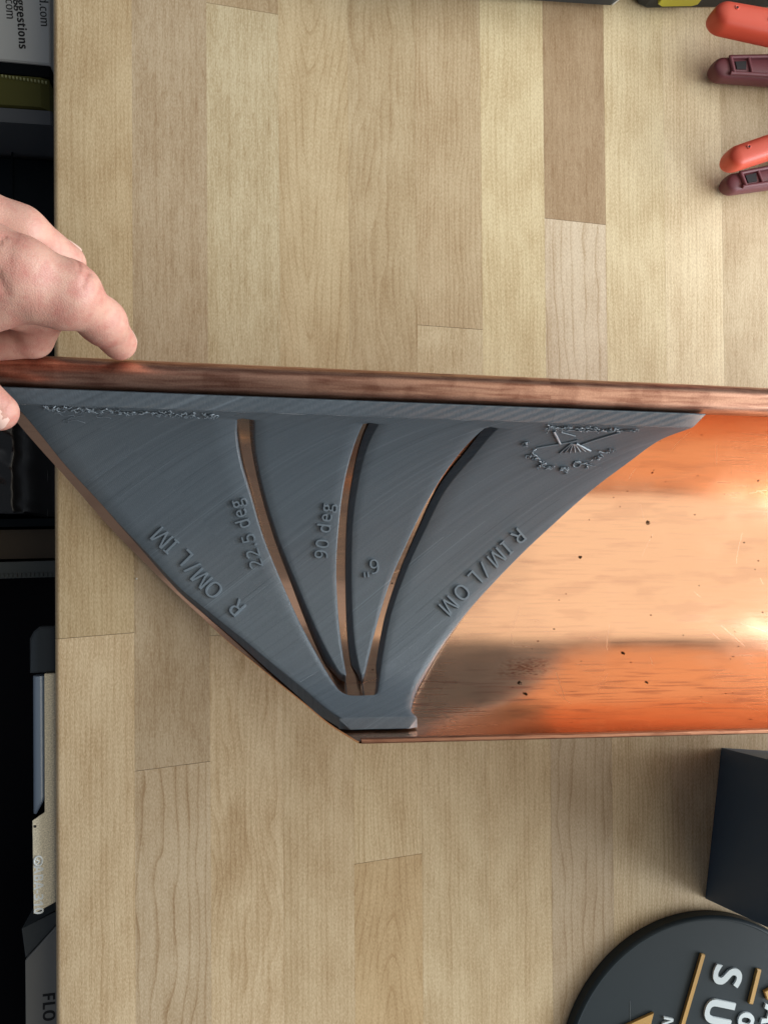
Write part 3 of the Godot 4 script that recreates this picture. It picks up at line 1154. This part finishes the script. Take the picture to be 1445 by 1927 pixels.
# ---------------------------------------------------------------- the round sign
func build_sign() -> void:
	var c := Vector3(258.6, 0, 318.8)
	var s := thing("round_sign", c, "round dark grey plastic plaque with raised white letters and gold bars", "sign")
	var dark := matte(Color(0.020, 0.030, 0.037), 0.5, 0.36)
	bumpy(dark, 33, 0.3, 0.004, 60.0)
	var white := matte(Color(0.62, 0.68, 0.70), 0.5)
	var gold := matte(Color(0.52, 0.30, 0.085), 0.42)
	bumpy(gold, 34, 0.3, 0.004, 80.0)
	var g := Geo.new(c)
	var rows := []
	var cores := []
	for q in [[85.2, 0.0], [85.8, 0.5], [85.8, 6.0], [85.0, 7.3], [83.9, 7.6], [83.5, 7.45]]:
		var row := []
		for k in 128:
			row.append(c + Vector3(cos(k * TAU / 128) * q[0], q[1], sin(k * TAU / 128) * q[0]))
		rows.append(row)
		cores.append(c + Vector3(0, 5, 0))
	for i in 5:
		g.group = [1, 2, 3, 3, 4][i]
		g.grid([rows[i], rows[i + 1]], [], cores, false, true)
	g.group = 8
	g.fan(rows[5], Vector3.UP)
	g.group = 9
	g.fan(rows[0], Vector3.DOWN)
	part("disc", g, dark, s)
	var read := Vector3(-0.30, 0, 0.954)
	for b in [[259.6, 253.8, 234.0, 334.0, 2.4], [295.9, 266.8, 289.9, 286.4, 2.6]]:
		g = Geo.new(c)
		var a := Vector3(b[0], 8.35, b[1])
		var e := Vector3(b[2], 8.35, b[3])
		if b[2] < 240:
			e = a + read * 80.0 + Vector3(-3, 0, 0)
		g.box((a + e) * 0.5, Vector3(b[4], 2.0, a.distance_to(e)), atan2(e.x - a.x, e.z - a.z), 0.4)
		part("gold_bar", g, gold, s)
	for e in [["S", 271.4, 265.4, 18.2], ["U", 265.6, 285.4, 18.2], ["N", 259.6, 306.5, 18.2], ["o", 284.6, 292.6, 13.0], ["N", 233.6, 286.8, 6.2], ["I", 231.6, 291.6, 6.2], ["A", 300.5, 291.5, 13.0]]:
		lettering("letter", e[0], e[3], 1.6, Vector3(e[1] * 1.0128, 7.9, e[2] * 1.0128), read, Vector3.UP, white, s, true)
	g = Geo.new(c)
	g.solid([Vector3(227.9, 7.47, 283.6), Vector3(225.4, 7.47, 291.7), Vector3(206.6, 7.47, 299.8), Vector3(205.6, 7.47, 290.0)], [Vector3(227.9, 9.25, 283.6), Vector3(225.4, 9.25, 291.7), Vector3(206.6, 9.25, 299.8), Vector3(205.6, 9.25, 290.0)], 0.3)
	part("gold_triangle", g, gold, s)
	g = Geo.new(c)
	g.box(Vector3(304.9, 8.35, 281.0), Vector3(11.0, 2.0, 5.6), 0.35, 0.4)
	part("gold_stroke", g, gold, s)
	g = Geo.new(c)
	g.box(Vector3(213.9, 7.55, 284.6), Vector3(0.22, 0.1, 17.0), 0.0, 0.02)
	part("scratch", g, matte(Color(0.12, 0.14, 0.15)), s)


# ---------------------------------------------------------------- the bin, the case, the tape
func build_bin_and_cases() -> void:
	var b := Vector3(290, 0, 185)
	var g := Geo.new(b)
	g.solid([Vector3(278.7, 0.1, 137.8), Vector3(380, 0.1, 150), Vector3(368, 0.1, 256), Vector3(266.8, 0.1, 226.4)],
		[Vector3(258, 90, 119), Vector3(370, 90, 130), Vector3(364, 90, 234), Vector3(261.8, 90, 204.5)], 0.8)
	var bin := thing("plastic_bin", b, "blue-black plastic block box on the bench right of the gutter, above the round sign", "box")
	var navy := matte(Color(0.035, 0.075, 0.14), 0.5, 0.4)
	bumpy(navy, 44, 0.3, 0.004, 70.0)
	part("shell", g, navy, bin)
	g = Geo.new(b)
	g.solid([Vector3(262, 90.05, 123), Vector3(366, 90.05, 133), Vector3(360, 90.05, 230), Vector3(265, 90.05, 201.5)], [Vector3(263, 92.5, 124), Vector3(365, 92.5, 134), Vector3(359, 92.5, 229), Vector3(266, 92.5, 200.5)], 0.6)
	part("lid", g, navy, bin)
	# grey case at the top edge of the picture
	var c := Vector3(170, 0, -330)
	var case := thing("grey_case", c, "dark grey flat case with a pale corner, at the top edge", "case")
	var grey := matte(Color(0.038, 0.042, 0.042), 0.6, 0.4)
	bumpy(grey, 45, 0.3, 0.006, 60.0)
	g = Geo.new(c)
	var low := [Vector3(60, 3, -291.5), Vector3(124.0, 3, -296.0), Vector3(211.0, 3, -301.0), Vector3(221.0, 3, -309.5), Vector3(216, 3, -400), Vector3(70, 3, -390)]
	var high := []
	for q in low:
		high.append(q + Vector3(0, 24, 0))
	g.solid(low, high, 1.2)
	part("shell", g, grey, case)
	g = Geo.new(c)
	for q in [[70, -300], [210, -312], [75, -385], [205, -390]]:
		g = Geo.new(c)
		g.box(Vector3(q[0], 1.6, q[1]), Vector3(8, 3, 8), 0, 0.5)
		part("foot", g, grey, case)
	g = Geo.new(c)
	g.tube([Vector3(211.8, 4.4, -301.2), Vector3(216.6, 4.6, -305.2), Vector3(221.2, 4.8, -309.4)], 0.45, 6)
	part("pale_edge", g, matte(Color(0.45, 0.42, 0.36), 0.7), case)  # pale line along the lower edge of the corner
	# black and yellow tool beside it
	var t := Vector3(275, 0, -330)
	var tool := thing("spirit_level", t, "black tool body with yellow inset panels at the top right edge", "level")
	var black := matte(Color(0.018, 0.023, 0.027), 0.45, 0.5)
	var yellow := matte(Color(0.62, 0.60, 0.06), 0.4)
	g = Geo.new(t)
	low = [Vector3(226.5, 0.2, -318), Vector3(227.5, 0.2, -309.5), Vector3(230, 0.2, -306), Vector3(234.5, 0.2, -304.6), Vector3(300, 0.2, -312.5), Vector3(390, 0.2, -322), Vector3(390, 0.2, -350), Vector3(228, 0.2, -335)]
	high = []
	for q in low:
		high.append(q + Vector3(-0.5, 20, -0.6))
	g.solid(low, high, 1.6)
	part("body", g, black, tool)
	g = Geo.new(t)
	g.solid([Vector3(240.0, 6.5, -303.4), Vector3(243, 5.2, -303.2), Vector3(263, 5.2, -305.8), Vector3(266, 6.5, -306.3), Vector3(266, 12, -306.6), Vector3(262, 14, -306.0), Vector3(244, 14, -303.8), Vector3(240, 12, -303.6)],
		[Vector3(240.0, 6.5, -306.4), Vector3(243, 5.2, -306.2), Vector3(263, 5.2, -308.8), Vector3(266, 6.5, -309.3), Vector3(266, 12, -309.6), Vector3(262, 14, -309.0), Vector3(244, 14, -306.8), Vector3(240, 12, -306.6)], 0.3)
	part("yellow_panel", g, yellow, tool)
	g = Geo.new(t)
	g.box(Vector3(322, 14, -314.6), Vector3(48, 13, 2.4), -0.106, 0.3)
	part("yellow_label", g, matte(Color(0.68, 0.52, 0.12), 0.5), tool)


# ---------------------------------------------------------------- the two spring clamps
func rounded_bar(g: Geo, a: Vector3, b: Vector3, w0: float, w1: float, h0: float, h1: float, flat := 2.6) -> void:
	var d := (b - a).normalized()
	var side := d.cross(Vector3.UP).normalized()
	var up := side.cross(d)
	var rows := []
	var cores := []
	var length := a.distance_to(b)
	for i in 34:
		var f := i / 33.0
		var x: float
		var k := 1.0
		var nose := w0 * 0.55
		if i < 12:
			var an := i / 12.0 * PI / 2
			x = nose * (1.0 - cos(an))
			k = maxf(0.02, sin(an))
		else:
			x = lerpf(nose, length, (i - 12) / 21.0)
		var t := x / length
		var w := lerpf(w0, w1, t) * 0.5 * k
		var h := lerpf(h0, h1, t) * 0.5 * (0.35 + 0.65 * sqrt(k) if k > 0.05 else 0.2)
		var c := a + d * x
		var row := []
		for j in 28:
			var an := j * TAU / 28
			var cx := cos(an)
			var cy := sin(an)
			row.append(c + side * signf(cx) * pow(absf(cx), 2.0 / flat) * w + up * signf(cy) * pow(absf(cy), 2.0 / flat) * h)
		rows.append(row)
		cores.append(c)
	g.group += 1
	g.grid(rows, [], cores, false, true)
	g.group += 1
	g.fan(rows[0], -d)
	g.group += 1
	g.fan(rows[-1], d)


func build_clamps() -> void:
	var coral := matte(Color(0.66, 0.085, 0.045), 0.42, 0.5)
	bumpy(coral, 51, 0.3, 0.005, 70.0)
	var maroon := matte(Color(0.165, 0.048, 0.06), 0.5, 0.5)
	bumpy(maroon, 52, 0.3, 0.005, 70.0)
	var dark := matte(Color(0.012, 0.012, 0.014), 0.7)
	# [coral nose, coral far end, widths, maroon nose, maroon far end, widths, label]
	var sets := [
		[Vector3(263.4, 22, -288.4), Vector3(350, 26, -279.5), 15.0, 19.0, Vector3(273.2, 9, -267.2), Vector3(362, 12, -271.8), 12.2, 19.0, "spring clamp with coral and maroon handles spread apart, nearer the top corner"],
		[Vector3(268.2, 26, -202.4), Vector3(350, 34, -231.5), 12.6, 14.0, Vector3(280.8, 8, -198.8), Vector3(364, 11, -216.0), 11.2, 15.0, "spring clamp with coral handle resting against its maroon handle, below the other clamp"],
	]
	for s in sets:
		var base: Vector3 = (s[0] + s[4]) * 0.5
		base.y = 0
		var c := thing("spring_clamp", base, s[8], "clamp", "spring clamps at the right edge")
		var g := Geo.new(base)
		rounded_bar(g, s[0], s[1], s[2], s[3], 15, 17, 3.0)
		var top := part("upper_handle", g, coral, c)
		var d: Vector3 = (s[1] - s[0]).normalized()
		var side := d.cross(Vector3.UP).normalized()
		var up := side.cross(d)
		# the small eyelet near the nose and the outlined emblem further on
		g = Geo.new(base)
		var ring := []
		var eye: Vector3 = s[0] + d * 11.5 - side * 2.2 + up * 7.62
		for k in 13:
			ring.append(eye + (d * cos(k * TAU / 12) + side * sin(k * TAU / 12)) * 1.0)
		g.tube(ring, 0.3, 6)
		part("eyelet", g, coral, top)
		g = Geo.new(base)
		g.tube([eye - up * 0.5, eye + up * 0.02], 0.95, 12)  # dark disc on the surface, coloured as the shade inside a hole
		part("hole_shade_disc", g, dark, top)
		g = Geo.new(base)
		var e0: Vector3 = s[0] + d * 39.0 + up * 8.1
		var diamond := []
		for q in [[-8, -1.2], [4, -5.0], [12, 1.2], [0, 5.0], [-8, -1.2]]:
			diamond.append(e0 + d * q[0] + side * -q[1])
		for k in 4:
			g.tube([diamond[k], diamond[k + 1]], 0.28, 5)
		for k in 9:
			g.tube([e0 + d * (2 + 2.2 * cos(k * 0.7)) + side * 2.0 * sin(k * 0.7), e0 + d * (2 + 2.2 * cos(k * 0.7 + 0.7)) + side * 2.0 * sin(k * 0.7 + 0.7)], 0.25, 5)
		part("raised_mark", g, matte(Color(0.30, 0.05, 0.04), 0.5), top)
		# the lower handle: a trough with side walls and cross ribs
		g = Geo.new(base)
		var a: Vector3 = s[4]
		var b: Vector3 = s[5]
		rounded_bar(g, a - Vector3(0, 2, 0), b - Vector3(0, 2, 0), s[6], s[7], 11, 14, 3.0)
		var low := part("lower_handle", g, maroon, c)
		d = (b - a).normalized()
		side = d.cross(Vector3.UP).normalized()
		up = side.cross(d)
		var length := a.distance_to(b)
		for sg in [-1.0, 1.0]:
			g = Geo.new(base)
			var path := []
			for k in 16:
				var f := lerpf(0.10, 1.0, k / 15.0)
				path.append(a + d * length * f + side * sg * (lerpf(s[6], s[7], f) * 0.5 - 1.7) + up * (3.6 + 1.8 * f))
			g.tube(path, 1.15, 8)
			part("wall", g, maroon, low)
		for k in 5:
			g = Geo.new(base)
			var f: float = [0.105, 0.235, 0.46, 0.62, 0.8][k]
			var half := lerpf(s[6], s[7], f) * 0.5 - 1.9
			var q := a + d * length * f + up * (3.5 + 1.8 * f)
			g.tube([q - side * half, q + side * half + d * 1.5], 1.0 if k else 1.4, 8)
			part("rib", g, maroon, low)
		g = Geo.new(base)
		var h0: Vector3 = a + d * length * 0.175 + up * 4.3  # dark block on top, coloured as the shade inside the handle pocket
		g.solid([h0 - d * 3.4 - side * 2.0 - up, h0 + d * 3.8 - side * 2.6 - up, h0 + d * 3.4 + side * 2.4 - up, h0 - d * 2.6 + side * 2.4 - up], [h0 - d * 3.4 - side * 2.0, h0 + d * 3.8 - side * 2.6, h0 + d * 3.4 + side * 2.4, h0 - d * 2.6 + side * 2.4], 0.1)
		part("pocket_shade_block", g, dark, low)
		# jaws beyond the picture, so that the clamp is whole
		g = Geo.new(base)
		g.box((s[1] + b) * 0.5 + Vector3(16, 0, 0), Vector3(46, 20, absf(s[1].z - b.z) + 22), 0.0, 4.0)
		part("jaw", g, dark, c)


# ---------------------------------------------------------------- things on the shelf, seen past the bench edge
func build_shelf_things() -> void:
	var ink := matte(Color(0.02, 0.02, 0.022), 0.7)
	var down := Vector3(0, 0, 1)
	var crumb_shape := Geo.new(Vector3(-56.5, 0, 29))
	crumb_shape.solid([Vector3(-57.0, 0.02, 28.6), Vector3(-56.2, 0.02, 28.4), Vector3(-55.9, 0.02, 29.3), Vector3(-56.8, 0.02, 29.6)], [Vector3(-56.9, 0.7, 28.8), Vector3(-56.3, 0.6, 28.6), Vector3(-56.1, 0.7, 29.2), Vector3(-56.7, 0.6, 29.4)], 0.1)
	var crumb := part("crumb", crumb_shape, matte(Color(0.75, 0.73, 0.66), 0.7), self)
	crumb.position = Vector3(-56.5, 0, 29) * MM
	tag(crumb, "tiny white crumb on the bench beside the cut copper edge", "crumb")
	# white printed carton
	var b := Vector3(-170, -200, -345)
	var t := thing("white_carton", b, "white carton printed with black words, at the top left below the bench edge", "carton")
	var g := Geo.new(b)
	g.box(Vector3(-173, -130, -345), Vector3(120, 139, 147), 0.004, 0.8)
	part("carton", g, matte(Color(0.62, 0.65, 0.66), 0.6), t)
	lettering("printed_word", "Suggestions", 3.3, 0.2, Vector3(-128.6, -60.35, -297.6), Vector3(0.06, 0, 1), Vector3.UP, ink, t, true)
	lettering("printed_word", "di3d.com", 3.0, 0.2, Vector3(-116.2, -60.35, -307.2), Vector3(0.05, 0, 1), Vector3.UP, ink, t)
	lettering("printed_word", "er.com", 2.8, 0.2, Vector3(-134.8, -60.35, -306.0), Vector3(0.05, 0, 1), Vector3.UP, ink, t)
	b = Vector3(-172, -200, -267)  # black strip added to stand for the shade between carton and pouch
	t = thing("gap_shade_strip", b, "thin black strip added for the shade in the gap between the white carton and the olive pouch", "shade_strip")
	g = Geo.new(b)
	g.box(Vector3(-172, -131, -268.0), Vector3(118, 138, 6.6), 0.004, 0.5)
	part("shade_strip", g, matte(Color(0.004, 0.006, 0.008), 0.6, 0.2), t)
	# olive pouch with a row of zip teeth
	b = Vector3(-165, -200, -254)
	t = thing("olive_pouch", b, "olive green pouch with a row of zip teeth, below the white carton", "pouch")
	var olive := matte(Color(0.10, 0.10, 0.02), 0.85)
	bumpy(olive, 60, 0.25, 0.02, 60.0)
	g = Geo.new(b)
	g.box(Vector3(-170, -131, -254), Vector3(112, 140, 19), 0.02, 3.0)
	part("cloth", g, olive, t)
	for k in 16:
		g = Geo.new(b)
		g.box(Vector3(-145 + k * 2.0, -60.6, -262.6 + k * 0.12), Vector3(0.9, 1.4, 1.5), 0.1, 0.2)
		part("zip_tooth", g, matte(Color(0.38, 0.40, 0.2), 0.5), t)
	# grey rail and navy drawer box
	b = Vector3(-165, -200, -240)
	t = thing("grey_rail", b, "grey metal rail standing beside the olive pouch", "rail")
	g = Geo.new(b)
	g.box(Vector3(-168, -131, -239.6), Vector3(112, 138, 8.5), 0.02, 0.8)
	part("rail", g, matte(Color(0.085, 0.095, 0.11), 0.45), t)
	b = Vector3(-170, -200, -160)
	t = thing("navy_crate", b, "dark navy plastic crate below the bench edge, behind the hand", "crate")
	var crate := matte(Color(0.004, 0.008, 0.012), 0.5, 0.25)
	g = Geo.new(b)
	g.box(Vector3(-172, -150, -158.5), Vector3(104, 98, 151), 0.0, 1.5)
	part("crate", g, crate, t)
	g = Geo.new(b)
	g.box(Vector3(-145, -99.6, -205), Vector3(0.8, 1.2, 70), 0.0, 0.3)
	part("seam", g, crate, t)
	g = Geo.new(b)
	g.box(Vector3(-146, -98.2, -131), Vector3(30, 2.4, 12), 0.5, 0.6)
	part("handle", g, matte(Color(0.03, 0.07, 0.085), 0.4), t)
	# black sleeve with dents, a dark board, a grey strip, a black carton
	b = Vector3(-180, -200, -38)
	t = thing("black_sleeve", b, "glossy black plastic sleeve under the thumb, below the bench edge", "sleeve")
	var gloss := matte(Color(0.016, 0.016, 0.018), 0.22, 0.6)
	g = Geo.new(b)
	var wob := FastNoiseLite.new()
	wob.seed = 8
	wob.frequency = 0.035
	var rows := []
	for i in 25:
		var row := []
		for j in 25:
			var x := lerpf(-232, -137, j / 24.0)
			var z := lerpf(-68, -4.5, i / 24.0)
			var edge := 0.0 if i > 0 and i < 24 and j > 0 and j < 24 else -60.0
			row.append(Vector3(x, -92 + 5.0 * wob.get_noise_2d(x, z) + edge, z + (1.5 * wob.get_noise_1d(x) if i == 0 or i == 24 else 0.0)))
		rows.append(row)
	g.group = 1
	g.grid(rows, [], Vector3(-185, -400, -36))
	part("sleeve", g, gloss, t)
	g = Geo.new(b)
	g.box(Vector3(-184.5, -176, -36), Vector3(94, 47, 62), 0, 1)
	part("core", g, gloss, t)
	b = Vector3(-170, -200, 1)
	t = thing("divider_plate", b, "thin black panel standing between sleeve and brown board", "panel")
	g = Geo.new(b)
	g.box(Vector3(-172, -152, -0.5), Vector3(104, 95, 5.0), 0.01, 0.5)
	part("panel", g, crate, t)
	b = Vector3(-170, -200, 13)
	t = thing("brown_board", b, "dark brown wooden board on edge below the bench", "board")
	g = Geo.new(b)
	g.box(Vector3(-174, -155, 13.2), Vector3(104, 90, 19), 0.005, 0.6)
	part("board", g, matte(Color(0.07, 0.047, 0.025), 0.6), t)
	b = Vector3(-170, -200, 29)
	t = thing("grey_strip", b, "grey plastic strip with a row of raised marks, beside the brown board", "strip")
	var pale := matte(Color(0.085, 0.095, 0.09), 0.5)
	g = Geo.new(b)
	g.box(Vector3(-170, -155, 29.6), Vector3(104, 100, 10.5), 0.01, 0.6)
	part("strip", g, pale, t)
	for k in 13:
		g = Geo.new(b)
		g.box(Vector3(-155 + k * 2.6, -104.6, 32.6), Vector3(1.4, 0.8, 2.6), 0.0, 0.2)
		part("raised_mark", g, pale, t)
	# the long beige pack with a clear window and white lettering
	b = Vector3(-107.77, -147.56, 127.86)
	t = thing("beige_pack", b, "speckled beige packet with a blue-grey tube and white lettering, at the lower left", "packet")
	var card := matte(Color(0.60, 0.56, 0.46), 0.8)
	var bytes := noise_bytes(256, 256, 0.35, 65, 3)
	for k in bytes.size():
		bytes[k] = 175 + bytes[k] * 80 / 255
	var speck := picture(256, 256, bytes, Image.FORMAT_L8)
	card.albedo_texture = speck
	card.uv1_triplanar = true
	card.uv1_scale = Vector3.ONE * 12.0
	card.albedo_color = Color(1.0, 0.96, 0.86)
	g = Geo.new(b)
	g.solid([Vector3(-103.11, -21.53, 77.63), Vector3(-97.54, -21.53, 77.63), Vector3(-97.54, -21.53, 194.99), Vector3(-108.59, -21.53, 200.29), Vector3(-109.23, -21.53, 152.89), Vector3(-103.11, -21.53, 149.05)],
		[Vector3(-103.11, -6.00, 77.63), Vector3(-97.54, -6.00, 77.63), Vector3(-97.54, -6.00, 194.99), Vector3(-108.59, -6.00, 200.29), Vector3(-109.23, -6.00, 152.89), Vector3(-103.11, -6.00, 149.05)], 0.3)
	part("card", g, card, t)
	g = Geo.new(b)
	g.tube([Vector3(-106.31, -10.57, 79.00), Vector3(-106.31, -10.57, 114.16), Vector3(-106.31, -10.57, 149.78)], 3.4, 20)
	part("tube", g, matte(Color(0.22, 0.29, 0.40), 0.15, 0.7), t)
	g = Geo.new(b)
	g.solid([Vector3(-108.68, -12.39, 55.71), Vector3(-105.94, -12.39, 53.43), Vector3(-97.54, -12.39, 53.43), Vector3(-97.54, -12.39, 77.08), Vector3(-110.51, -12.39, 77.08), Vector3(-110.51, -12.39, 59.36)], [Vector3(-108.68, -6.91, 55.71), Vector3(-105.94, -6.91, 53.43), Vector3(-97.54, -6.91, 53.43), Vector3(-97.54, -6.91, 77.08), Vector3(-110.51, -6.91, 77.08), Vector3(-110.51, -6.91, 59.36)], 0.8)
	part("cap", g, matte(Color(0.02, 0.026, 0.033), 0.35), t)
	g = Geo.new(b)
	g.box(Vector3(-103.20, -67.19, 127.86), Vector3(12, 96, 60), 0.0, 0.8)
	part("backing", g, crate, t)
	g = Geo.new(b)
	g.box(Vector3(-107.77, -5.91, 155.53), Vector3(1.2, 0.3, 1.2), 0.0, 0.05)
	part("punched_hole", g, ink, t)
	var chalk := matte(Color(0.75, 0.80, 0.82), 0.6)
	g = Geo.new(b)
	var ring := []
	for k in 17:
		ring.append(Vector3(-106.3 + 2.0 * cos(k * TAU / 16), -5.9, 173.3 + 2.4 * sin(k * TAU / 16)))
	g.tube(ring, 0.55, 6)
	g.tube([Vector3(-107.22, -5.91, 172.61), Vector3(-105.94, -5.91, 173.71), Vector3(-107.04, -5.91, 174.44)], 0.45, 6)
	part("emblem", g, chalk, t)
	lettering("printed_word", "ABA-310", 3.6, 0.08, Vector3(-106.31, -5.97, 188.14), down, Vector3.UP, chalk, t, true)
	# white carton with a folded dark end
	b = Vector3(-150, -200, 300)
	t = thing("grey_carton", b, "grey carton with a dark slanted end and black letters, in the bottom left corner", "carton")
	g = Geo.new(b)
	g.solid([Vector3(-126.2, -200, 250.3), Vector3(-60, -200, 214), Vector3(-60, -200, 420), Vector3(-125.4, -200, 420)], [Vector3(-126.2, -55, 250.3), Vector3(-60, -55, 180), Vector3(-60, -55, 420), Vector3(-125.4, -55, 420)], 0.5)
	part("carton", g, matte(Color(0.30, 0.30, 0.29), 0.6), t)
	g = Geo.new(b)
	g.solid([Vector3(-128.6, -200, 233.0), Vector3(-60, -200, 205), Vector3(-60.2, -200, 213), Vector3(-126.6, -200, 249.6)], [Vector3(-128.6, -57, 233.0), Vector3(-60, -57, 203), Vector3(-60.2, -57, 179), Vector3(-126.6, -57, 249.6)], 0.4)
	part("slanted_end", g, matte(Color(0.07, 0.08, 0.085), 0.5), t)
	lettering("printed_word", "FLO", 6.6, 0.2, Vector3(-113.6, -54.9, 278.0), down, Vector3.UP, ink, t, true)
